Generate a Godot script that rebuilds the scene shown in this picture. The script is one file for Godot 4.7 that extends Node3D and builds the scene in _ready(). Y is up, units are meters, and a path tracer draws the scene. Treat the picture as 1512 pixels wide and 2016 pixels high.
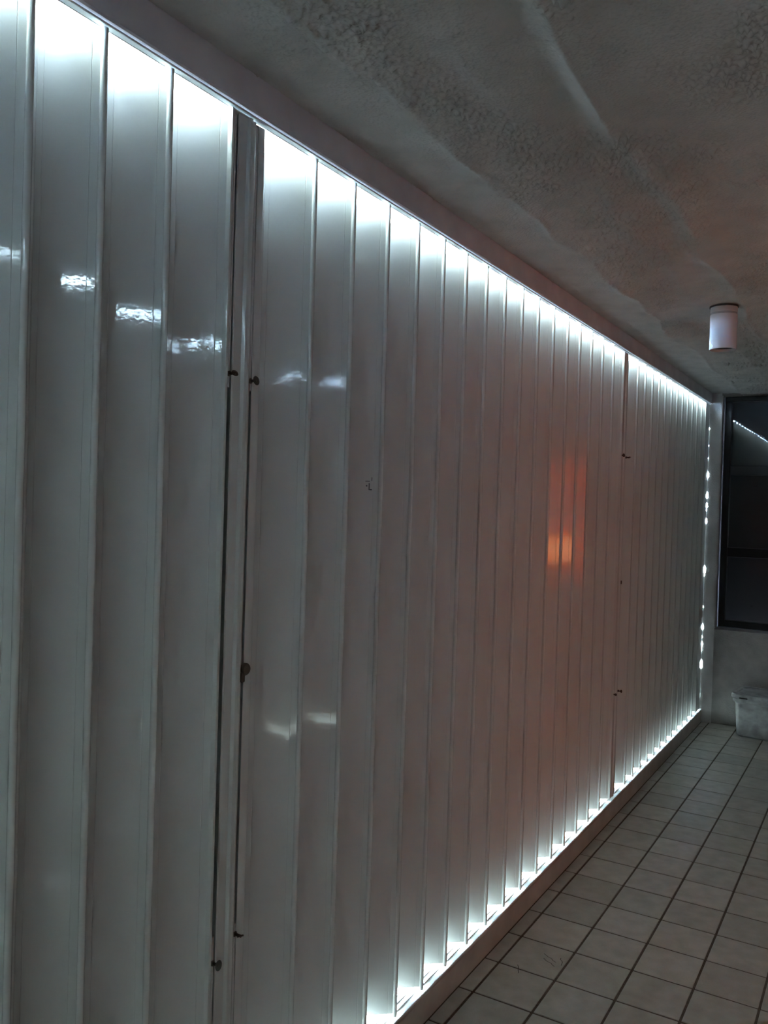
extends Node3D
# A dim porch closed by white accordion storm shutters; daylight enters above and below their slats.
# Plan coordinates used below: x to the right, y up, f = metres ahead along the shutter wall (Godot z = -f).

const WALL := -1.15       # face of header and curb
const BEAD := -1.165      # inner hinge line of the shutters
const VALLEY := -1.250    # outer hinge line
const TOP := 2.340        # upper ends of the slats
const FOOT := 0.1020       # lower ends of the slats
const CEIL := 2.43
const END := 6.62         # far wall
const REAR := -0.62       # shutters behind the camera
const HOUSE := 1.6        # house wall, to the right of the frame

var M := {}
var names := {}
var rng := RandomNumberGenerator.new()

# ------------------------------------------------------------------ helpers
func P(x: float, y: float, f: float) -> Vector3:
	return Vector3(x, y, -f)

func begin() -> SurfaceTool:
	var st := SurfaceTool.new()
	st.begin(Mesh.PRIMITIVE_TRIANGLES)
	return st

func vert(st: SurfaceTool, p: Vector3, n: Vector3) -> void:
	st.set_normal(n)
	st.set_uv(Vector2(p.x * 0.4 - p.z * 0.9, p.y))
	st.add_vertex(p)

func tri(st: SurfaceTool, a: Vector3, b: Vector3, c: Vector3, na: Vector3, nb: Vector3, nc: Vector3) -> void:
	if (b - a).cross(c - a).dot(na + nb + nc) > 0.0:
		vert(st, a, na); vert(st, c, nc); vert(st, b, nb)
	else:
		vert(st, a, na); vert(st, b, nb); vert(st, c, nc)

func quad(st: SurfaceTool, a: Vector3, b: Vector3, c: Vector3, d: Vector3, n: Vector3) -> void:
	tri(st, a, b, c, n, n, n)
	tri(st, a, c, d, n, n, n)

func quad4(st: SurfaceTool, a: Vector3, b: Vector3, c: Vector3, d: Vector3, na: Vector3, nb: Vector3, nc: Vector3, nd: Vector3) -> void:
	tri(st, a, b, c, na, nb, nc)
	tri(st, a, c, d, na, nc, nd)

func bevel_box(st: SurfaceTool, lo: Vector3, hi: Vector3, c: float) -> void:
	# lo and hi in Godot axes; chamfered edges of width c
	var mid := (lo + hi) * 0.5
	var h := (hi - lo) * 0.5
	var ax := [Vector3.RIGHT, Vector3.UP, Vector3.BACK]
	for i in 3:
		var j := (i + 1) % 3
		var k := (i + 2) % 3
		for s in [-1.0, 1.0]:
			var n: Vector3 = ax[i] * s
			var q := []
			for e in [[-1, -1], [1, -1], [1, 1], [-1, 1]]:
				q.append(mid + ax[i] * (s * h[i]) + ax[j] * (e[0] * (h[j] - c)) + ax[k] * (e[1] * (h[k] - c)))
			quad(st, q[0], q[1], q[2], q[3], n)
		# edges parallel to axis i
		if c > 0.0:
			for s in [-1.0, 1.0]:
				for t in [-1.0, 1.0]:
					var n2: Vector3 = (ax[j] * s + ax[k] * t).normalized()
					var a: Vector3 = mid + ax[j] * (s * h[j]) + ax[k] * (t * (h[k] - c))
					var b: Vector3 = mid + ax[j] * (s * (h[j] - c)) + ax[k] * (t * h[k])
					var l: Vector3 = ax[i] * (h[i] - c)
					quad(st, a - l, a + l, b + l, b - l, n2)
	if c > 0.0:
		for x in [-1.0, 1.0]:
			for y in [-1.0, 1.0]:
				for z in [-1.0, 1.0]:
					var n3 := Vector3(x, y, z).normalized()
					tri(st, mid + Vector3(x * h.x, y * (h.y - c), z * (h.z - c)), mid + Vector3(x * (h.x - c), y * h.y, z * (h.z - c)), mid + Vector3(x * (h.x - c), y * (h.y - c), z * h.z), n3, n3, n3)

func pbox(st: SurfaceTool, x0: float, x1: float, y0: float, y1: float, f0: float, f1: float, c := 0.002) -> void:
	bevel_box(st, Vector3(minf(x0, x1), y0, -maxf(f0, f1)), Vector3(maxf(x0, x1), y1, -minf(f0, f1)), c)

# Extrudes a closed outline of (u, v) points from a to b; frame = [axis of u, axis of v, axis of extrusion, origin]
func extrude(st: SurfaceTool, pts: PackedVector2Array, a: float, b: float, frame: Array, sharp := 0.7) -> void:
	var U: Vector3 = frame[0]
	var V: Vector3 = frame[1]
	var W: Vector3 = frame[2]
	var O: Vector3 = frame[3]
	var n := pts.size()
	var area := 0.0
	for i in n:
		var p := pts[i]
		var q := pts[(i + 1) % n]
		area += p.x * q.y - q.x * p.y
	var side := 1.0 if area > 0.0 else -1.0
	var nor: Array[Vector2] = []
	for i in n:
		var d := (pts[(i + 1) % n] - pts[i]).normalized()
		nor.append(Vector2(d.y, -d.x) * side)
	for i in n:
		var j := (i + 1) % n
		var n0 := nor[i]
		var n1 := nor[i]
		if nor[(i + n - 1) % n].dot(nor[i]) > sharp:
			n0 = (nor[(i + n - 1) % n] + nor[i]).normalized()
		if nor[j].dot(nor[i]) > sharp:
			n1 = (nor[j] + nor[i]).normalized()
		var A := O + U * pts[i].x + V * pts[i].y
		var B := O + U * pts[j].x + V * pts[j].y
		var N0 := U * n0.x + V * n0.y
		var N1 := U * n1.x + V * n1.y
		quad4(st, A + W * a, B + W * a, B + W * b, A + W * b, N0, N1, N1, N0)
	var idx := Geometry2D.triangulate_polygon(pts)
	for t in range(0, idx.size(), 3):
		for e in [a, b]:
			var nn: Vector3 = W * (1.0 if e == maxf(a, b) else -1.0)
			var q := []
			for k in 3:
				q.append(O + U * pts[idx[t + k]].x + V * pts[idx[t + k]].y + W * e)
			tri(st, q[0], q[1], q[2], nn, nn, nn)

func plan_frame() -> Array:
	return [Vector3.RIGHT, Vector3.FORWARD, Vector3.UP, Vector3.ZERO]

func along_frame() -> Array:
	return [Vector3.RIGHT, Vector3.UP, Vector3.FORWARD, Vector3.ZERO]

# Turns an outline of (radius, height) points round the y axis through o; axis may be tilted with basis
func lathe(st: SurfaceTool, prof: PackedVector2Array, o: Vector3, segs: int, bas := Basis.IDENTITY, sharp := 0.7) -> void:
	var m := prof.size()
	var nor: Array[Vector2] = []
	for i in m - 1:
		var d := (prof[i + 1] - prof[i]).normalized()
		nor.append(Vector2(d.y, -d.x))
	for i in m - 1:
		var n0 := nor[i]
		var n1 := nor[i]
		if i > 0 and nor[i - 1].dot(nor[i]) > sharp:
			n0 = (nor[i - 1] + nor[i]).normalized()
		if i < m - 2 and nor[i + 1].dot(nor[i]) > sharp:
			n1 = (nor[i + 1] + nor[i]).normalized()
		for s in segs:
			var t0 := TAU * s / segs
			var t1 := TAU * (s + 1) / segs
			var d0 := Vector3(cos(t0), 0, sin(t0))
			var d1 := Vector3(cos(t1), 0, sin(t1))
			var a := o + bas * (d0 * prof[i].x + Vector3.UP * prof[i].y)
			var b := o + bas * (d1 * prof[i].x + Vector3.UP * prof[i].y)
			var c := o + bas * (d1 * prof[i + 1].x + Vector3.UP * prof[i + 1].y)
			var e := o + bas * (d0 * prof[i + 1].x + Vector3.UP * prof[i + 1].y)
			var na := bas * (d0 * n0.x + Vector3.UP * n0.y)
			var nb := bas * (d1 * n0.x + Vector3.UP * n0.y)
			var nc := bas * (d1 * n1.x + Vector3.UP * n1.y)
			var ne := bas * (d0 * n1.x + Vector3.UP * n1.y)
			if prof[i].x > 1e-6:
				tri(st, a, b, c, na, nb, nc)
			if prof[i + 1].x > 1e-6:
				tri(st, a, c, e, na, nc, ne)

func obj(called: String, st: SurfaceTool, m: Material, parent: Node = self) -> MeshInstance3D:
	var o := MeshInstance3D.new()
	o.mesh = st.commit()
	o.material_override = m
	o.name = called
	parent.add_child(o, true)
	return o

func numbered(called: String) -> String:
	var k: int = names.get(called, 0)
	names[called] = k + 1
	return called if k == 0 else "%s_%03d" % [called, k]

func thing(called: String, label: String, category: String, group := "", at := Vector3.ZERO) -> Node3D:
	var o := Node3D.new()
	o.name = numbered(called)
	add_child(o)
	o.position = at
	tag(o, label, category, group)
	return o

func tag(o: Node, label: String, category: String, group := "", kind := "") -> void:
	o.set_meta("label", label)
	o.set_meta("category", category)
	if group: o.set_meta("group", group)
	if kind: o.set_meta("kind", kind)

func struct(called: String, st: SurfaceTool, m: Material, label: String, category: String) -> MeshInstance3D:
	var o := obj(called, st, m)
	tag(o, label, category, "", "structure")
	return o

# ------------------------------------------------------------------ materials
func noise_image(seed_: int, size: int, freq: float, octaves := 4, kind := FastNoiseLite.TYPE_SIMPLEX_SMOOTH) -> Image:
	var n := FastNoiseLite.new()
	n.seed = seed_
	n.noise_type = kind
	n.frequency = freq
	n.fractal_octaves = octaves
	return n.get_seamless_image(size, size)

func normal_tex(im: Image, strength: float) -> ImageTexture:
	var c := im.duplicate() as Image
	c.convert(Image.FORMAT_RGBA8)
	c.bump_map_to_normal_map(strength)
	return ImageTexture.create_from_image(c)

func tone_tex(im: Image, dark: Color, light: Color, power := 1.0) -> ImageTexture:
	var w := im.get_width()
	var out := Image.create(w, w, false, Image.FORMAT_RGB8)
	for y in w:
		for x in w:
			out.set_pixel(x, y, dark.lerp(light, pow(im.get_pixel(x, y).r, power)))
	return ImageTexture.create_from_image(out)

func mat(col: Color, rough: float, metal := 0.0) -> StandardMaterial3D:
	var m := StandardMaterial3D.new()
	m.albedo_color = col
	m.roughness = rough
	m.metallic = metal
	return m

func triplanar(m: StandardMaterial3D, scale: float) -> void:
	m.uv1_triplanar = true
	m.uv1_world_triplanar = true
	m.uv1_scale = Vector3.ONE * scale

func make_materials() -> void:
	var peel := noise_image(3, 256, 0.045, 2)
	var blotch := noise_image(11, 256, 0.012, 4)
	var grain := noise_image(21, 256, 0.09, 4)
	var speck := noise_image(31, 256, 0.25, 3)

	var s := mat(Color(0.86, 0.87, 0.86), 0.05)       # glossy baked enamel on the shutters
	s.normal_enabled = true
	s.normal_texture = normal_tex(peel, 1.0)
	s.normal_scale = 0.06
	s.uv1_scale = Vector3(9.0, 9.0, 1.0)
	M.enamel = s
	M.bead = mat(Color(0.86, 0.87, 0.86), 0.10)
	M.track = mat(Color(0.84, 0.84, 0.84), 0.35)
	M.gap_block = mat(Color(0.06, 0.06, 0.06), 0.7)
	M.brass = mat(Color(0.27, 0.21, 0.17), 0.5, 0.3)
	M.steel = mat(Color(0.33, 0.31, 0.29), 0.4, 0.8)

	var pl := mat(Color.WHITE, 0.85)                   # rough painted stucco
	pl.albedo_texture = tone_tex(blotch, Color(0.76, 0.76, 0.755), Color(0.85, 0.845, 0.84))
	pl.normal_enabled = true
	pl.normal_texture = normal_tex(speck, 4.0)
	pl.normal_scale = 0.25
	triplanar(pl, 1.7)
	M.stucco = pl
	var pw := mat(Color.WHITE, 0.7)
	pw.albedo_texture = tone_tex(blotch, Color(0.62, 0.61, 0.60), Color(0.70, 0.69, 0.68))
	pw.normal_enabled = true
	pw.normal_texture = normal_tex(grain, 3.0)
	pw.normal_scale = 0.5
	triplanar(pw, 2.5)
	M.wall = pw
	var hd := mat(Color.WHITE, 0.55)
	hd.albedo_texture = tone_tex(blotch, Color(0.80, 0.79, 0.81), Color(0.87, 0.86, 0.875))
	triplanar(hd, 2.0)
	M.header = hd
	var cb := mat(Color.WHITE, 0.5)
	cb.albedo_texture = tone_tex(blotch, Color(0.66, 0.62, 0.58), Color(0.75, 0.71, 0.67))
	triplanar(cb, 2.0)
	M.curb = cb

	M.tiles = []
	for k in 4:
		var t := mat(Color.WHITE, 0.45)
		var c := Color(0.69, 0.68, 0.65) * (0.95 + 0.03 * k)
		t.albedo_texture = tone_tex(noise_image(40 + k, 256, 0.02, 5), c * Color(0.90, 0.89, 0.87), c * Color(1.03, 1.03, 1.02))
		t.normal_enabled = true
		t.normal_texture = normal_tex(speck, 1.5)
		t.normal_scale = 0.25
		triplanar(t, 2.0)
		M.tiles.append(t)
	var gr := mat(Color.WHITE, 0.9)
	gr.albedo_texture = tone_tex(grain, Color(0.24, 0.21, 0.17), Color(0.38, 0.34, 0.285))
	triplanar(gr, 3.0)
	M.grout = gr
	M.scuff = mat(Color(0.20, 0.19, 0.18), 0.8)
	M.frame = mat(Color(0.045, 0.05, 0.06), 0.4, 0.3)
	var g := mat(Color(0.25, 0.30, 0.32, 0.12), 0.02)
	g.transparency = BaseMaterial3D.TRANSPARENCY_ALPHA
	M.glass = g
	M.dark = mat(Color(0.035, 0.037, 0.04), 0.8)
	M.residue = mat(Color(0.42, 0.42, 0.43), 0.8)
	M.lampwhite = mat(Color(0.83, 0.83, 0.85), 0.4)
	M.lampband = mat(Color(0.66, 0.67, 0.70), 0.45)
	M.chip = mat(Color(0.93, 0.94, 0.93), 0.5)
	M.lampdark = mat(Color(0.10, 0.10, 0.11), 0.5)
	var tb := mat(Color.WHITE, 0.45)
	tb.albedo_texture = tone_tex(noise_image(61, 256, 0.014, 4), Color(0.40, 0.40, 0.40), Color(0.72, 0.73, 0.74), 0.8)
	triplanar(tb, 2.2)
	M.tub = tb
	var cn := mat(Color.WHITE, 0.9)
	cn.albedo_texture = tone_tex(blotch, Color(0.78, 0.78, 0.78), Color(0.86, 0.86, 0.86))
	triplanar(cn, 0.5)
	M.concrete = cn
	M.sill = mat(Color(0.90, 0.90, 0.90), 0.7)
	M.clay = mat(Color(0.80, 0.55, 0.42), 0.8)
	M.roomfloor = mat(Color(0.26, 0.18, 0.13), 0.5)
	M.roomceil = mat(Color(0.72, 0.62, 0.52), 0.9)
	M.wood = mat(Color(0.34, 0.20, 0.11), 0.45)

# ------------------------------------------------------------------ shutters
# A slat between two hinge points (x, f) in plan, dished away from the room
func slat_shape(a: Vector2, b: Vector2, y0: float, y1: float) -> SurfaceTool:
	var dish := 0.0003 + 0.0006 * rng.randf()
	var d := b - a
	var l := d.length()
	d /= l
	var n := Vector2(d.y, -d.x)
	if n.x < 0.0:
		n = -n
	var pr := [[0.0, 0.0], [0.10, -0.0003], [0.125, -0.0004], [0.132, -0.0010], [0.139, -0.0005]]
	for i in range(1, 8):
		var t := 0.139 + (0.819 - 0.139) * i / 8.0
		pr.append([t, -0.0005 - dish * (1.0 - pow((t - 0.479) / 0.34, 2.0))])
	pr += [[0.819, -0.0005], [0.826, -0.0010], [0.833, -0.0004], [0.865, -0.0003], [1.0, 0.0]]
	var pts := PackedVector2Array()
	for q in pr:
		pts.append(a + d * (l * q[0]) + n * q[1])
	for i in range(pr.size() - 1, -1, -1):
		var q = pr[i]
		pts.append(a + d * (l * q[0]) + n * (q[1] - 0.0016))
	var st := begin()
	extrude(st, pts, y0, y1, plan_frame(), 0.97)
	return st

func bead_shape(at: Vector2, r: float, y0: float, y1: float) -> SurfaceTool:
	var pts := PackedVector2Array()
	for k in 14:
		var t := TAU * k / 14.0
		pts.append(at + Vector2(cos(t), sin(t)) * r)
	var st := begin()
	extrude(st, pts, y0, y1, plan_frame(), 0.5)
	return st

# beads: f of the inner hinges; the run starts at (x0, f0) and ends at (x1, f1)
func slats(parent: Node3D, start: Vector2, beads: Array, stop: Vector2, turn_at := 0.50) -> void:
	rng.seed = 100 + beads.size()
	var at := start
	var seq := []
	for b in beads:
		seq.append(Vector2(BEAD, b))
	seq.append(stop)
	var first := true
	for k in seq.size():
		var nxt: Vector2 = seq[k]
		var vf: float = at.y + turn_at * (nxt.y - at.y)
		if first and start.x < -1.2:
			vf = start.y
		else:
			obj("slat", slat_shape(at, Vector2(VALLEY, vf), FOOT, TOP), M.enamel, parent)
		var v := Vector2(VALLEY, vf)
		var sl := obj("slat", slat_shape(v, nxt, FOOT, TOP), M.enamel, parent)
		obj("hinge_bead", bead_shape(v, 0.0045, FOOT - 0.004, TOP + 0.004), M.bead, sl)
		if k < seq.size() - 1:
			obj("hinge_bead", bead_shape(nxt + Vector2(0.001, 0.0), 0.0062, FOOT - 0.007, TOP + 0.005), M.bead, sl)
		at = nxt
		first = false

# Wing screw: a stem standing out of the post and a flat oval head
func wing_screw(parent: Node3D, x: float, y: float, f: float, turn: float, size: float, m: Material) -> void:
	var st := begin()
	var out := Basis(Vector3(0, 0, 1), -PI / 2)          # y axis to +x
	lathe(st, PackedVector2Array([Vector2(0.006, 0.0), Vector2(0.006, 0.004), Vector2(0.003, 0.005), Vector2(0.003, 0.020), Vector2(0.0, 0.020)]), P(x, y, f), 10, out)
	var hb := Basis(Vector3(1, 0, 0), turn) * Basis(Vector3(0, 1, 0), 0.5)
	var head := PackedVector2Array()
	for k in 14:
		var t := TAU * k / 14.0
		head.append(Vector2(cos(t) * size * 0.62, sin(t) * size))
	extrude(st, head, -0.0017, 0.0017, [hb * Vector3.RIGHT, hb * Vector3.UP, hb * Vector3.BACK, P(x + 0.014 + size * 0.45, y, f)], 0.6)
	obj("wing_screw", st, m, parent)

# The two locking stiles where one run of slats meets the next
func stile_near(parent: Node3D, f: float) -> void:
	# end of the run that comes first: lip, face, slot, broad panel, raised strip
	var pr := PackedVector2Array([Vector2(-1.215, f - 0.004), Vector2(-1.162, f - 0.004), Vector2(-1.159, f - 0.002), Vector2(-1.159, f + 0.004), Vector2(-1.161, f + 0.006), Vector2(-1.172, f + 0.008),
		Vector2(-1.172, f + 0.0165), Vector2(-1.1745, f + 0.0165), Vector2(-1.1745, f + 0.003), Vector2(-1.212, f + 0.003), Vector2(-1.212, f + 0.058), Vector2(-1.1685, f + 0.058), Vector2(-1.1685, f + 0.0245), Vector2(-1.167, f + 0.0245), Vector2(-1.165, f + 0.027), Vector2(-1.165, f + 0.050), Vector2(-1.160, f + 0.052),
		Vector2(-1.158, f + 0.054), Vector2(-1.158, f + 0.0605), Vector2(-1.160, f + 0.0625), Vector2(-1.215, f + 0.0625)])
	var st := begin()
	extrude(st, pr, FOOT - 0.004, TOP + 0.004, plan_frame(), 0.8)
	for y in [FOOT - 0.005, TOP + 0.003]:
		pbox(st, -1.215, -1.162, y, y + 0.0025, f - 0.003, f + 0.0615, 0.0004)
	var post := obj("locking_stile", st, M.bead, parent)
	lock_rods(post, f + 0.0205)

func stile_far(parent: Node3D, f: float) -> void:
	# start of the next run: rounded nose, slot, slanting face
	var pr := PackedVector2Array([Vector2(-1.215, f + 0.001), Vector2(-1.176, f + 0.001), Vector2(-1.169, f + 0.002), Vector2(-1.165, f + 0.005), Vector2(-1.1635, f + 0.009), Vector2(-1.165, f + 0.014), Vector2(-1.168, f + 0.0175), Vector2(-1.172, f + 0.019),
		Vector2(-1.1745, f + 0.019), Vector2(-1.1745, f + 0.004), Vector2(-1.212, f + 0.004), Vector2(-1.212, f + 0.045), Vector2(-1.1705, f + 0.045), Vector2(-1.1705, f + 0.027), Vector2(-1.1693, f + 0.027), Vector2(-1.168, f + 0.029), Vector2(-1.168, f + 0.046), Vector2(-1.171, f + 0.0485), Vector2(-1.215, f + 0.0485)])
	var st := begin()
	extrude(st, pr, FOOT - 0.004, TOP + 0.004, plan_frame(), 0.8)
	for y in [FOOT - 0.005, TOP + 0.003]:
		pbox(st, -1.215, -1.170, y, y + 0.0025, f + 0.002, f + 0.0475, 0.0004)
	var post := obj("locking_stile", st, M.bead, parent)
	lock_rods(post, f + 0.023)

func lock_rods(post: Node3D, f: float) -> void:
	for e in [[1.784, TOP], [FOOT, 0.65]]:
		var r := begin()
		pbox(r, -1.190, -1.1695, e[0], e[1], f - 0.0028, f + 0.0028, 0.001)
		obj("lock_rod", r, M.track, post)

# ------------------------------------------------------------------ ceiling
var n_big := FastNoiseLite.new()
var n_mid := FastNoiseLite.new()
var n_fine := FastNoiseLite.new()
var n_warp := FastNoiseLite.new()
var n_grit := FastNoiseLite.new()

func ceiling_relief(x: float, f: float) -> float:
	var away := smoothstep(-1.16, -0.85, x)
	var h := n_big.get_noise_2d(x * 1.5, f * 0.9) * 0.016 * away
	# board lines left by the formwork: a low step with a thin raised seam, wandering a little
	for r in [[-0.945, 0.0050], [-0.72, 0.0025], [-0.56, 0.0075], [-0.12, 0.0060], [0.33, 0.0070]]:
		var w: float = r[0] + n_warp.get_noise_2d(f * 1.7, r[0] * 31.0) * 0.035 + n_mid.get_noise_2d(f * 0.8, r[0] * 50.0) * 0.010
		var k := 0.8 + 0.8 * n_warp.get_noise_2d(f * 2.3 + 40.0, r[0] * 17.0)
		var d: float = x - w
		h += r[1] * k * (1.2 * exp(-pow(d / 0.013, 2.0)) + exp(-pow((d - 0.02) / 0.045, 2.0)) - 0.8 * exp(-pow((d + 0.055) / 0.035, 2.0)))
	# trowel strokes: thin raised lines along curved sweeps, only in patches
	var patch := clampf(n_big.get_noise_2d(x * 1.9 + 7.0, f * 1.9) * 2.6 + 0.55, 0.0, 1.0) * smoothstep(-1.10, -0.72, x)
	var grit := n_grit.get_noise_2d(x, f)
	if patch > 0.0:
		var sweep := n_warp.get_noise_2d(x * 1.6 + 9.0, f * 1.6 - 4.0) * 3.6
		var u := x * cos(sweep) + f * sin(sweep)
		var v := -x * sin(sweep) + f * cos(sweep)
		var line := n_fine.get_noise_2d(u * 0.10, v * 1.5)
		h += maxf(0.0, line - 0.10) * 0.018 * patch * (0.35 + maxf(0.0, 0.5 + grit))
		# crumbs of mortar dragged along the strokes
		h += maxf(0.0, grit - 0.12 + 0.25 * line) * 0.011 * patch
	h += maxf(0.0, grit - 0.34) * 0.008
	h += n_mid.get_noise_2d(x, f * 0.6) * 0.0035 * (0.3 + 0.7 * away)
	return h

func make_ceiling() -> void:
	n_big.seed = 5; n_big.frequency = 0.9; n_big.fractal_octaves = 3
	n_mid.seed = 8; n_mid.frequency = 6.0; n_mid.fractal_octaves = 3
	n_fine.seed = 13; n_fine.frequency = 26.0; n_fine.fractal_octaves = 3
	n_warp.seed = 17; n_warp.frequency = 0.8; n_warp.fractal_octaves = 2
	n_grit.seed = 23; n_grit.frequency = 62.0; n_grit.fractal_octaves = 2
	var xs := []
	var x := -1.16
	while x < HOUSE + 0.001:
		xs.append(x)
		x += 0.0052 if x < 0.2 else 0.03
	var fs := []
	var f := REAR - 0.05
	while f < END + 0.1:
		fs.append(f)
		f += 0.03 if f < 0.75 else (0.0052 if f < 2.6 else (0.009 if f < 4.4 else 0.025))
	var verts := PackedVector3Array()
	var nors := PackedVector3Array()
	var idx := PackedInt32Array()
	for i in fs.size():
		for j in xs.size():
			verts.append(P(xs[j], CEIL - ceiling_relief(xs[j], fs[i]), fs[i]))
	var w := xs.size()
	for i in fs.size():
		for j in w:
			var a := verts[i * w + mini(j + 1, w - 1)] - verts[i * w + maxi(j - 1, 0)]
			var b := verts[mini(i + 1, fs.size() - 1) * w + j] - verts[maxi(i - 1, 0) * w + j]
			var nn := a.cross(b).normalized()
			nors.append(nn if nn.y < 0.0 else -nn)
	for i in fs.size() - 1:
		for j in w - 1:
			var a := i * w + j
			for t in [[a, a + 1, a + w + 1], [a, a + w + 1, a + w]]:
				var c := (verts[t[1]] - verts[t[0]]).cross(verts[t[2]] - verts[t[0]])
				if c.y < 0.0:
					idx.append_array(PackedInt32Array([t[0], t[2], t[1]]))
				else:
					idx.append_array(PackedInt32Array([t[0], t[1], t[2]]))
	var arr := []
	arr.resize(Mesh.ARRAY_MAX)
	arr[Mesh.ARRAY_VERTEX] = verts
	arr[Mesh.ARRAY_NORMAL] = nors
	arr[Mesh.ARRAY_INDEX] = idx
	var am := ArrayMesh.new()
	am.add_surface_from_arrays(Mesh.PRIMITIVE_TRIANGLES, arr)
	var slab := begin()
	pbox(slab, -1.31, 3.0, 2.485, 2.62, REAR - 0.16, END + 0.4, 0.0)  # overhang past the shutters added to cut steep skylight on the slats
	slab.commit(am)
	var o := MeshInstance3D.new()
	o.mesh = am
	o.material_override = M.stucco
	o.name = "ceiling"
	add_child(o)
	tag(o, "rough grey troweled stucco ceiling with long ridges above the porch", "ceiling", "", "structure")

# ------------------------------------------------------------------ floor
func make_floor() -> void:
	var base := begin()
	pbox(base, -1.17, HOUSE + 0.1, -0.15, -0.0022, REAR - 0.1, END + 0.1, 0.0)
	var fl := struct("floor", base, M.grout, "square cream floor tiles with dark brown grout joints", "floor")
	var cx := [-1.149]
	var x := -1.095
	while x < HOUSE - 0.01:
		cx.append(x)
		x += 0.1985
	cx.append(HOUSE)
	var rest := begin()
	var f := 2.482 - 0.209 * 15
	var rows := []
	while f < END - 0.01:
		rows.append(f)
		f += 0.209
	rows.append(END)
	rng.seed = 77
	var count := 0
	for r in rows.size() - 1:
		for c in cx.size() - 1:
			var lo := Vector3(cx[c] + 0.0040, -0.012, -rows[r + 1] + 0.0040)
			var hi := Vector3(cx[c + 1] - 0.0040, rng.randf_range(-0.0003, 0.0003), -rows[r] - 0.0040)
			if hi.x - lo.x < 0.01 or hi.z - lo.z < 0.01:
				continue
			var seen: bool = cx[c + 1] < -0.55 + 0.55 * maxf(0.0, 1.0) and rows[r] > 1.6 and cx[c] < 0.15
			if seen and count < 298:
				var st := begin()
				bevel_box(st, lo, hi, 0.0012)
				obj("tile", st, M.tiles[rng.randi() % 4], fl)
				count += 1
			else:
				bevel_box(rest, lo, hi, 0.0012)
	var o := obj("tile_field", rest, M.tiles[1], fl)
	o.set_meta("kind", "stuff")
	# dark scratches worn into two of the tiles
	rng.seed = 5
	for s in [[-0.985, 2.83, -0.93, 2.80], [-0.975, 2.80, -0.925, 2.77], [-0.925, 2.835, -0.905, 2.79], [-1.035, 2.71, -1.01, 2.665]]:
		var st := begin()
		var a := Vector2(s[0], s[1])
		var b := Vector2(s[2], s[3])
		var n := (b - a).orthogonal().normalized() * 0.0011
		var last := a
		for k in range(1, 6):
			var q := a.lerp(b, k / 5.0) + n * rng.randf_range(-3.0, 3.0)
			quad(st, P(last.x - n.x, 0.0006, last.y - n.y), P(last.x + n.x, 0.0006, last.y + n.y), P(q.x + n.x, 0.0006, q.y + n.y), P(q.x - n.x, 0.0006, q.y - n.y), Vector3.UP)
			last = q
		var sc := obj("scratch", st, M.scuff, fl)
		sc.set_meta("label", "dark scratch on the tile")

# ------------------------------------------------------------------ things
func make_lamp() -> void:
	var c := P(-0.632, 0.0, 3.83)
	var t := thing("ceiling_lamp", "white cylindrical ceiling lamp with chipped paint near its rim, unlit", "lamp", "", Vector3(c.x, 2.432, c.z))
	var r := 0.0545
	var b := begin()
	lathe(b, PackedVector2Array([Vector2(0.0, 0.0), Vector2(r + 0.004, 0.0), Vector2(r + 0.004, -0.006), Vector2(r - 0.006, -0.006)]), Vector3.ZERO, 40)
	obj("ceiling_plate", b, M.lampdark, t)
	var k := begin()
	lathe(k, PackedVector2Array([Vector2(r - 0.002, -0.004), Vector2(r, -0.006), Vector2(r, -0.027), Vector2(r - 0.0012, -0.028)]), Vector3.ZERO, 40)
	obj("collar", k, M.lampwhite, t)
	var g := begin()
	lathe(g, PackedVector2Array([Vector2(r - 0.0012, -0.028), Vector2(r - 0.0012, -0.036), Vector2(r, -0.037)]), Vector3.ZERO, 40)
	obj("band", g, M.lampband, t)
	var s := begin()
	lathe(s, PackedVector2Array([Vector2(r, -0.037), Vector2(r, -0.182), Vector2(r - 0.001, -0.1835), Vector2(r - 0.003, -0.1835), Vector2(r - 0.004, -0.182), Vector2(r - 0.004, -0.10)]), Vector3.ZERO, 40)
	obj("shade", s, M.lampwhite, t)
	var i := begin()
	lathe(i, PackedVector2Array([Vector2(r - 0.004, -0.172), Vector2(0.03, -0.165), Vector2(0.0, -0.160)]), Vector3.ZERO, 40)
	obj("reflector", i, M.lampdark, t)
	# bare white patch where the coat has come off
	var p := begin()
	rng.seed = 9
	var last := []
	for q in 9:
		var u := q / 8.0
		var yy := -0.1815 + 0.030 * u
		var wid := 0.013 * (1.0 - pow(u, 2.2)) + rng.randf_range(-0.0015, 0.0015)
		var mid := 0.004 * sin(u * 5.0) + 0.003 * u
		var row := []
		for e in 5:
			var ang := PI * 1.0 + 0.62 + (mid + wid * (e / 2.0 - 1.0)) / r
			row.append([Vector3(cos(-ang) * (r + 0.0006), yy, sin(-ang) * (r + 0.0006)), Vector3(cos(-ang), 0, sin(-ang))])
		if last:
			for e in 4:
				quad4(p, last[e][0], last[e + 1][0], row[e + 1][0], row[e][0], last[e][1], last[e + 1][1], row[e + 1][1], row[e][1])
		last = row
	var ch := obj("paint_chip", p, M.chip, t)
	ch.set_meta("label", "bare white patch of chipped paint")

func rounded(w: float, d: float, r: float) -> PackedVector2Array:
	var pts := PackedVector2Array()
	for c in [[w - r, d - r, 0.0], [-(w - r), d - r, 90.0], [-(w - r), -(d - r), 180.0], [w - r, -(d - r), 270.0]]:
		for k in 6:
			var t := deg_to_rad(c[2] + 18.0 * k)
			pts.append(Vector2(c[0] + r * cos(t), c[1] + r * sin(t)))
	return pts

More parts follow.
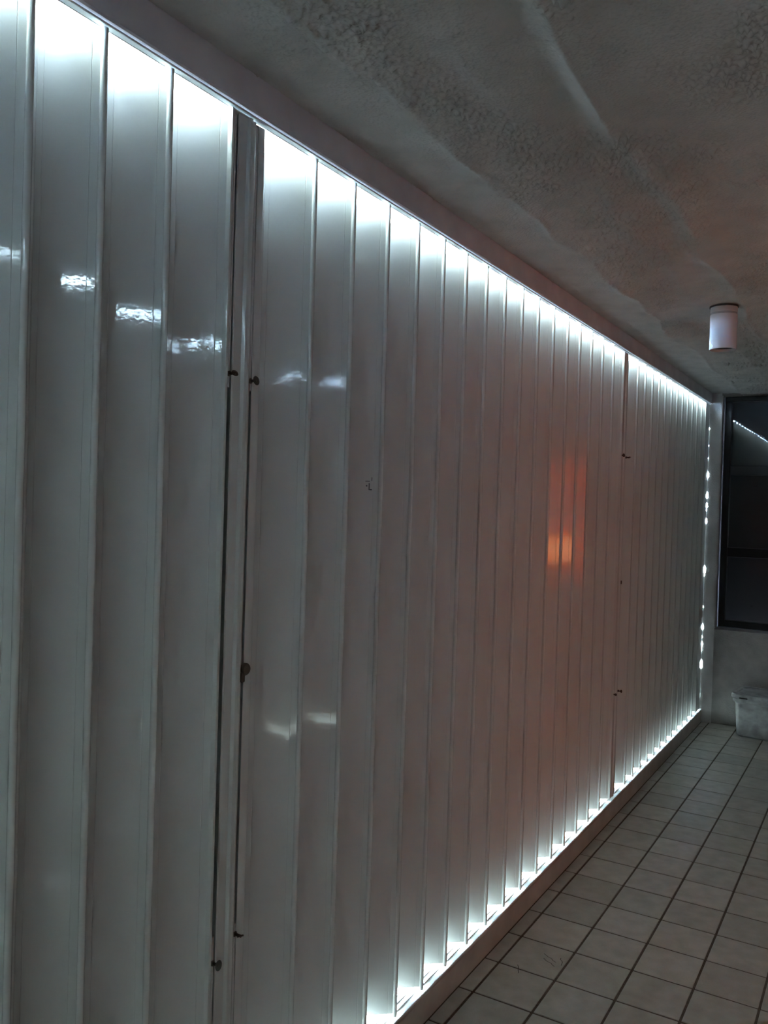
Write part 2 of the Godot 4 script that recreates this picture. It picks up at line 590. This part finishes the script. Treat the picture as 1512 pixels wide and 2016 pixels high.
# Skin between rings of rounded rectangles: [y, half width, half depth, corner]
func loft(st: SurfaceTool, rings: Array, cap_low := true, cap_high := true) -> void:
	var rr := []
	for q in rings:
		var pts := rounded(q[1], q[2], q[3])
		var row := []
		for p in pts:
			row.append(Vector3(p.x, q[0], p.y))
		rr.append(row)
	var m: int = rr[0].size()
	for i in rr.size() - 1:
		for k in m:
			var j := (k + 1) % m
			var a: Vector3 = rr[i][k]
			var b: Vector3 = rr[i][j]
			var c: Vector3 = rr[i + 1][j]
			var d: Vector3 = rr[i + 1][k]
			var n := (b - a).cross(c - a) + (c - a).cross(d - a)
			if n.length() < 1e-12:
				continue
			n = n.normalized()
			var outw := Vector3(a.x + c.x, 0, a.z + c.z)
			if absf(n.y) < 0.95 and n.dot(outw) < 0.0:
				n = -n
			quad(st, a, b, c, d, n)
	for e in [[0, Vector3.DOWN, cap_low], [rr.size() - 1, Vector3.UP, cap_high]]:
		if e[2]:
			var mid := Vector3(0, rings[e[0]][0], 0)
			for k in m:
				tri(st, mid, rr[e[0]][k], rr[e[0]][(k + 1) % m], e[1], e[1], e[1])

func make_tub() -> void:
	var t := thing("storage_tub", "dirty white plastic storage tub with a lid under the dark window", "storage tub", "", P(-0.665, 0.0, 6.445))
	t.rotation.y = deg_to_rad(-6.0)
	var b := begin()
	loft(b, [[0.004, 0.188, 0.128, 0.03], [0.0, 0.182, 0.122, 0.03], [0.012, 0.196, 0.136, 0.035], [0.205, 0.206, 0.146, 0.04], [0.235, 0.209, 0.149, 0.04], [0.248, 0.222, 0.160, 0.045], [0.272, 0.224, 0.162, 0.045]], true, true)
	obj("body", b, M.tub, t)
	var l := begin()
	loft(l, [[0.268, 0.228, 0.166, 0.048], [0.274, 0.232, 0.170, 0.05], [0.296, 0.231, 0.169, 0.05], [0.302, 0.226, 0.164, 0.048], [0.302, 0.205, 0.143, 0.04], [0.294, 0.200, 0.138, 0.04]], true, true)
	obj("lid", l, M.tub, t)
	var h := begin()
	pbox(h, -0.17, -0.115, 0.272, 0.281, -0.172, -0.160, 0.002)
	obj("latch", h, M.dark, t)

func make_end_wall() -> void:
	# end wall with the window opening; the stub beside it is rough stucco seen past the wall's edge
	var w := begin()
	pbox(w, -1.138, -1.088, 0.0, 2.47, END, END + 0.16, 0.004)
	pbox(w, -1.10, 1.75, 0.0, 0.694, END, END + 0.16, 0.003)
	pbox(w, 0.42, 1.75, 0.60, 2.47, END, END + 0.16, 0.003)
	pbox(w, -1.10, 1.75, 2.418, 2.47, END + 0.004, END + 0.16, 0.002)
	struct("wall_front", w, M.wall, "plastered end wall round the black framed window", "wall")
	# stub with a torn edge towards the shutter jamb
	var s := begin()
	var jag := FastNoiseLite.new()
	jag.seed = 4; jag.frequency = 7.0; jag.fractal_octaves = 4; jag.fractal_gain = 0.6
	var y := 0.0
	var step := 0.008
	while y < 2.6:
		var e := []
		for yy in [y, y + step]:
			var open := 0.0
			if yy > 0.16 and yy < 2.36:
				open = clampf(0.0010 + jag.get_noise_2d(yy, 3.0) * 0.045 - (0.005 if yy > 2.05 else 0.0) - (0.005 if yy < 0.40 else 0.0), 0.0, 0.018)
			e.append(-1.172 + open)
		var f0 := 6.6015
		quad(s, P(e[0], y, f0), P(-1.08, y, f0), P(-1.08, y + step, f0), P(e[1], y + step, f0), Vector3.BACK)
		quad(s, P(e[0], y, f0), P(e[1], y + step, f0), P(e[1] - 0.004, y + step, f0 + 0.05), P(e[0] - 0.004, y, f0 + 0.05), Vector3.LEFT)
		quad(s, P(e[0] - 0.004, y, f0 + 0.05), P(-1.08, y, f0 + 0.05), P(-1.08, y + step, f0 + 0.05), P(e[1] - 0.004, y + step, f0 + 0.05), Vector3.FORWARD)
		y += step
	struct("trim_3", s, M.stucco, "rough stucco strip with a torn edge beside the shutter jamb", "trim")

	# window
	var wn := Node3D.new()
	wn.name = "window_1"
	add_child(wn)
	tag(wn, "black framed window of three stacked panes in the end wall", "window", "", "structure")
	var x0 := -1.072
	var x1 := 0.42
	var y0 := 0.705
	var y1 := 2.412
	var fz := END + 0.085
	for q in [[x0, x1, y1 - 0.035, y1], [x0, x1, y0, y0 + 0.05], [x0, x0 + 0.045, y0 + 0.05, y1 - 0.035], [x1 - 0.045, x1, y0 + 0.05, y1 - 0.035]]:
		var st := begin()
		pbox(st, q[0], q[1], q[2], q[3], fz, fz + 0.06, 0.003)
		obj("window_frame", st, M.frame, wn)
	for yy in [1.868, 1.262]:
		var st := begin()
		pbox(st, x0 + 0.045, x1 - 0.045, yy - 0.035, yy + 0.035, fz + 0.006, fz + 0.055, 0.003)
		obj("rail", st, M.frame, wn)
	for q in [[1.903, 2.377], [1.297, 1.833], [0.755, 1.227]]:
		var st := begin()
		pbox(st, x0 + 0.043, x1 - 0.043, q[0] - 0.001, q[1] + 0.001, fz + 0.028, fz + 0.033, 0.0)
		obj("pane", st, M.glass, wn)
	# near-black panel added; its colour stands in for the unlit space behind
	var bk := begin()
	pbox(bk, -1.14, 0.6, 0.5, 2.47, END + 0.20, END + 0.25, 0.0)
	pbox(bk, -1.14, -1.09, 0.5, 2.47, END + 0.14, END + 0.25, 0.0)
	struct("dark_backing_panel", bk, M.dark, "added dark panel standing in for the unlit space behind the black framed window", "panel")

func make_house() -> void:
	# house wall to the right of the frame with an open doorway into a warm lit hall
	var d0 := 1.76
	var d1 := 2.56
	var dh := 2.17
	var back := 2.75
	var w := begin()
	pbox(w, HOUSE, HOUSE + 0.16, -0.1, 2.47, REAR - 0.1, d0, 0.003)
	pbox(w, HOUSE, HOUSE + 0.16, -0.1, 2.47, d1, END + 0.16, 0.003)
	pbox(w, HOUSE, HOUSE + 0.16, dh, 2.47, d0, d1, 0.003)
	struct("wall_right", w, M.wall, "plain plastered house wall with an open doorway", "wall")
	var fr := begin()
	for q in [[d0, d0 + 0.04, 0.0, dh], [d1 - 0.04, d1, 0.0, dh], [d0, d1, dh - 0.04, dh]]:
		pbox(fr, HOUSE + 0.02, HOUSE + 0.12, q[2], q[3], q[0], q[1], 0.003)
	struct("door_1", fr, M.frame, "black frame of the open doorway into the house", "door")
	var rf := begin()
	pbox(rf, HOUSE + 0.1, back + 0.2, -0.15, 0.0, 0.4, 3.8, 0.0)
	struct("floor_inside", rf, M.roomfloor, "brown floor of the hall in the house", "floor")
	var rc := begin()
	pbox(rc, HOUSE + 0.16, back + 0.2, 2.44, 2.48, 0.4, 3.8, 0.0)
	struct("ceiling_inside", rc, M.roomceil, "cream ceiling of the hall in the house", "ceiling")
	for q in [["wall_inside_back", back, back + 0.2, 0.4, 3.8, "clay coloured long wall of the hall in the house"], ["wall_inside_left", HOUSE + 0.16, back + 0.2, 3.6, 3.8, "clay coloured wall at the far end of the hall in the house"], ["wall_inside_right", HOUSE + 0.16, back + 0.2, 0.4, 0.6, "clay coloured wall at the near end of the hall in the house"]]:
		var st := begin()
		pbox(st, q[1], q[2], -0.1, 2.48, q[3], q[4], 0.0)
		struct(q[0], st, M.clay, q[5], "wall")
	# console table and lamp
	var at := P(back - 0.21, 0.0, 1.56)
	var t := thing("console_table", "dark wooden console table inside the house", "table", "", at)
	var top := begin()
	pbox(top, -0.19, 0.19, 0.83, 0.865, -0.40, 0.40, 0.004)
	obj("table_top", top, M.wood, t)
	for sx in [-1, 1]:
		for sz in [-1, 1]:
			var lg := begin()
			pbox(lg, sx * 0.165 - 0.018, sx * 0.165 + 0.018, 0.0, 0.832, sz * 0.37 - 0.018, sz * 0.37 + 0.018, 0.003)
			obj("leg", lg, M.wood, t)
	var l := thing("table_lamp", "glowing table lamp with a drum shade on the console table", "lamp", "", at + Vector3(0, 0.865, 0))
	var ba := begin()
	lathe(ba, PackedVector2Array([Vector2(0.0, 0.0), Vector2(0.06, 0.0), Vector2(0.06, 0.012), Vector2(0.02, 0.025), Vector2(0.04, 0.08), Vector2(0.03, 0.14), Vector2(0.01, 0.17), Vector2(0.01, 0.22), Vector2(0.0, 0.22)]), Vector3.ZERO, 20)
	obj("base", ba, M.wood, l)
	var sh := begin()
	lathe(sh, PackedVector2Array([Vector2(0.19, 0.20), Vector2(0.17, 0.42), Vector2(0.167, 0.42), Vector2(0.187, 0.20), Vector2(0.19, 0.20)]), Vector3.ZERO, 28)
	var sm := mat(Color(0.85, 0.66, 0.46), 0.9)
	sm.emission_enabled = true
	sm.emission = Color(1.0, 0.56, 0.28)
	sm.emission_energy_multiplier = 5.0
	obj("lamp_shade", sh, sm, l)
	var om := OmniLight3D.new()
	om.name = "table_lamp_bulb"
	om.light_color = Color(1.0, 0.53, 0.32)
	om.light_energy = 0.08
	om.light_size = 0.08
	om.omni_range = 12.0
	om.omni_attenuation = 2.0
	om.shadow_enabled = true
	om.position = at + Vector3(0, 0.865 + 0.31, 0)
	add_child(om)
	# recessed downlight washing the hall wall
	var dl := thing("downlight", "glowing round downlight in the hall ceiling", "lamp", "", P(back - 0.28, 2.44, 1.60))
	var rg := begin()
	lathe(rg, PackedVector2Array([Vector2(0.075, 0.0), Vector2(0.075, -0.006), Vector2(0.06, -0.008), Vector2(0.058, 0.0)]), Vector3.ZERO, 24)
	obj("ring", rg, M.lampwhite, dl)
	var ds := begin()
	lathe(ds, PackedVector2Array([Vector2(0.0, -0.003), Vector2(0.059, -0.003)]), Vector3.ZERO, 24)
	var gm := mat(Color(0.9, 0.8, 0.7), 0.6)
	gm.emission_enabled = true
	gm.emission = Color(1.0, 0.6, 0.35)
	gm.emission_energy_multiplier = 4.0
	obj("glowing_disc", ds, gm, dl)
	var sp := SpotLight3D.new()
	sp.name = "downlight_beam"
	sp.light_color = Color(1.0, 0.48, 0.29)
	sp.light_energy = 5.5
	sp.light_size = 0.05
	sp.spot_range = 12.0
	sp.spot_angle = 42.0
	sp.spot_angle_attenuation = 0.6
	sp.spot_attenuation = 2.0
	sp.shadow_enabled = true
	sp.position = P(back - 0.28, 2.43, 1.60)
	sp.rotation = Vector3(-PI / 2, 0, 0)
	add_child(sp)

# ------------------------------------------------------------------ scene
func _ready() -> void:
	# camera
	var cam := Camera3D.new()
	cam.name = "camera"
	var r := Vector3(0.85810723, 0.03040079, -0.51256978)
	var u := Vector3(-0.0324566, 0.99946093, 0.00494208)
	cam.transform = Transform3D(Basis(r, u, r.cross(u)), Vector3(0, 1.5597, 0)).orthonormalized()
	cam.fov = 62.326
	cam.near = 0.02
	cam.far = 200.0
	add_child(cam)
	cam.current = true
	# bright hazy sky outside; its light enters only over and under the slats
	var env := Environment.new()
	env.background_mode = Environment.BG_SKY
	var sky := Sky.new()
	var sm := ProceduralSkyMaterial.new()
	sm.sky_top_color = Color(0.90, 0.99, 0.96)
	sm.sky_horizon_color = Color(0.66, 0.82, 1.0)
	sm.sky_curve = 0.25
	sm.ground_bottom_color = Color(0.80, 0.86, 1.0)
	sm.ground_horizon_color = Color(0.86, 0.92, 1.0)
	sm.sun_angle_max = 0.0
	sm.energy_multiplier = 1.0
	sky.sky_material = sm
	env.sky = sky
	env.background_energy_multiplier = 95.0
	env.tonemap_mode = Environment.TONE_MAPPER_LINEAR
	env.tonemap_exposure = 1.28
	env.sdfgi_enabled = true
	env.ssao_enabled = true
	env.ssil_enabled = true
	var we := WorldEnvironment.new()
	we.environment = env
	we.name = "world"
	add_child(we)

	make_materials()
	make_ceiling()
	make_floor()

	# header over the shutters and curb under them
	var h := begin()
	pbox(h, -1.183, WALL, 2.354, 2.47, REAR - 0.02, END + 0.09, 0.003)
	struct("trim_1", h, M.header, "long white painted header board between ceiling and shutters", "trim")
	var cu := begin()
	pbox(cu, -1.26, WALL, -0.15, 0.084, REAR - 0.3, END + 0.09, 0.006)
	struct("trim_2", cu, M.curb, "low cream curb running under the shutters", "trim")
	var os := begin()
	pbox(os, -1.62, -1.259, -0.15, 0.082, REAR - 0.3, END + 0.09, 0.004)
	struct("trim_8", os, M.sill, "white painted sill outside under the shutters", "trim")
	var tr := begin()
	pbox(tr, -1.174, -1.156, 2.3475, 2.3515, REAR, END + 0.08, 0.001)
	pbox(tr, -1.172, -1.170, 2.3465, 2.3515, REAR, END + 0.08, 0.0005)
	var tk := obj("shutter_track", tr, M.track)
	tag(tk, "white upper track under the header board above the shutters", "track")
	var bt := begin()
	pbox(bt, -1.235, -1.152, 0.083, 0.0865, REAR, END + 0.08, 0.001)
	pbox(bt, -1.1575, -1.1505, 0.083, 0.0895, REAR, END + 0.08, 0.002)
	for q in [-1.178, -1.196, -1.214]:
		pbox(bt, q - 0.002, q + 0.002, 0.085, 0.0885, REAR, END + 0.08, 0.0008)
	var bk := obj("shutter_track_001", bt, M.track)
	tag(bk, "white ribbed lower track on top of the curb", "track")

	# the three runs of accordion shutters
	var a := thing("accordion_shutter", "white accordion shutter run on the near side of the stile with two long dark slots", "shutter")
	var ab := []
	for k in range(9, 0, -1):
		ab.append(0.841 - 0.148 * k)
	ab += [0.841, 0.983, 1.136]
	slats(a, Vector2(BEAD, -0.62), ab, Vector2(BEAD, 1.304))
	stile_near(a, 1.304)
	wing_screw(a, -1.172, 1.812, 1.3245, 1.2, 0.0085, M.brass)
	wing_screw(a, -1.172, 0.596, 1.3245, -0.3, 0.0105, M.steel)

	var b := thing("accordion_shutter", "longest white accordion shutter run, between the two pairs of locking stiles", "shutter")
	stile_far(b, 1.369)
	slats(b, Vector2(-1.19, 1.414), [1.595, 1.761, 1.928, 2.094, 2.254, 2.411, 2.568, 2.724, 2.884, 3.047, 3.217, 3.388, 3.550, 3.715, 3.886, 4.062], Vector2(BEAD, 4.240), 0.54)
	stile_near(b, 4.240)
	wing_screw(b, -1.172, 1.806, 1.392, 0.5, 0.010, M.brass)
	wing_screw(b, -1.172, 0.628, 1.392, 1.3, 0.009, M.brass)
	# round key lock on the slot
	var kl := begin()
	lathe(kl, PackedVector2Array([Vector2(0.0, 0.0), Vector2(0.0135, 0.0), Vector2(0.0135, 0.005), Vector2(0.011, 0.0085), Vector2(0.0, 0.0095)]), P(-1.1665, 1.195, 1.394), 18, Basis(Vector3(0, 0, 1), -PI / 2))
	pbox(kl, -1.166, -1.160, 1.168, 1.19, 1.380, 1.392, 0.002)
	obj("key_lock", kl, M.brass, b)
	wing_screw(b, -1.172, 1.828, 4.262, 0.6, 0.010, M.brass)
	wing_screw(b, -1.172, 0.623, 4.262, 0.9, 0.010, M.steel)

	var c := thing("accordion_shutter", "white accordion shutter run that ends beside the window wall", "shutter")
	stile_far(c, 4.305)
	var cbd := []
	for k in 12:
		cbd.append(4.527 + 0.1605 * k)
	slats(c, Vector2(-1.19, 4.350), cbd, Vector2(BEAD, 6.452))
	wing_screw(c, -1.166, 1.822, 4.345, 1.5, 0.010, M.brass)
	var hole := begin()
	pbox(hole, -1.169, -1.1655, 1.174, 1.192, 4.338, 4.352, 0.001)
	obj("key_lock", hole, M.brass, c)
	wing_screw(c, -1.166, 0.626, 4.345, 0.2, 0.008, M.brass)
	var jb := begin()
	pbox(jb, -1.25, -1.163, FOOT - 0.007, TOP + 0.006, 6.449, 6.60, 0.002)
	obj("jamb", jb, M.enamel, c)

	# shutters that close the end of the porch behind the camera
	var e := thing("accordion_shutter", "white accordion shutter across the near end of the porch", "shutter")
	e.rotation.y = PI / 2
	e.position = Vector3(0, 0, 0.62 + BEAD)
	var eb := []
	for k in 17:
		eb.append(-1.46 + 0.16 * k)
	slats(e, Vector2(BEAD, -1.62), eb, Vector2(BEAD, 1.25))
	var h2 := begin()
	pbox(h2, -1.19, HOUSE + 0.02, 2.3455, 2.47, REAR - 0.044, REAR + 0.015, 0.003)
	struct("trim_4", h2, M.header, "white painted header board over the shutter at the near end of the porch", "trim")
	var c2 := begin()
	pbox(c2, -1.19, HOUSE + 0.02, -0.15, 0.084, REAR - 0.3, REAR + 0.012, 0.004)
	struct("trim_5", c2, M.curb, "low cream curb under the shutter at the near end of the porch", "trim")
	var ws := begin()  # unseen strip, added to shut daylight out of most of the rear gap
	pbox(ws, -1.16, 1.05, 0.083, 0.0985, REAR - 0.09, REAR + 0.008, 0.002)
	struct("trim_7", ws, M.gap_block, "black strip added to block daylight under the shutter at the near end of the porch", "trim")
	var po := begin()
	pbox(po, -1.27, -1.158, 0.0, 2.47, REAR - 0.11, REAR + 0.01, 0.004)
	struct("trim_6", po, M.wall, "corner post between the two shutter lines", "trim")

	make_end_wall()
	make_house()
	make_lamp()
	make_tub()

	# leftover of a sticker on one slat
	for q in [[0.70, 1.612, 0.012, 0.002], [0.74, 1.598, 0.003, 0.018], [0.80, 1.618, 0.002, 0.010], [0.78, 1.590, 0.006, 0.003], [0.68, 1.600, 0.004, 0.004]]:
		var d := Vector2(BEAD - VALLEY, 0.46 * 0.167)
		var o: Vector2 = Vector2(VALLEY, 1.761 + 0.54 * 0.167) + d * q[0]
		var dn := d.normalized()
		var nn := Vector2(dn.y, -dn.x)
		o += nn * 0.0004
		var w: Vector2 = dn * (q[2] * 0.5)
		var st := begin()
		quad(st, P(o.x - w.x, q[1] - q[3] * 0.5, o.y - w.y), P(o.x + w.x, q[1] - q[3] * 0.5, o.y + w.y), P(o.x + w.x, q[1] + q[3] * 0.5, o.y + w.y), P(o.x - w.x, q[1] + q[3] * 0.5, o.y - w.y), P(nn.x, 0, nn.y))
		var rs := obj("sticker_residue", st, M.residue, b)
		rs.set_meta("label", "grey sticker residue on one slat")

	# unseen low wall, added to keep low sky out of the bottom gap
	var gw := begin()
	pbox(gw, -4.4, -4.2, -0.2, 0.75, -6.0, 14.0, 0.01)
	pbox(gw, -4.4, 8.0, -0.2, 0.75, -4.4, -4.2, 0.01)
	struct("wall_added_outside", gw, M.concrete, "low pale wall added outside the shutters to block low skylight", "wall")
	# paved ground outside
	var gd := begin()
	pbox(gd, -40.0, -1.40, -0.3, -0.12, -40.0, 60.0, 0.0)
	pbox(gd, -1.40, 40.0, -0.3, -0.12, -40.0, REAR - 0.2, 0.0)
	struct("ground", gd, M.concrete, "pale paved ground outside the porch", "ground")
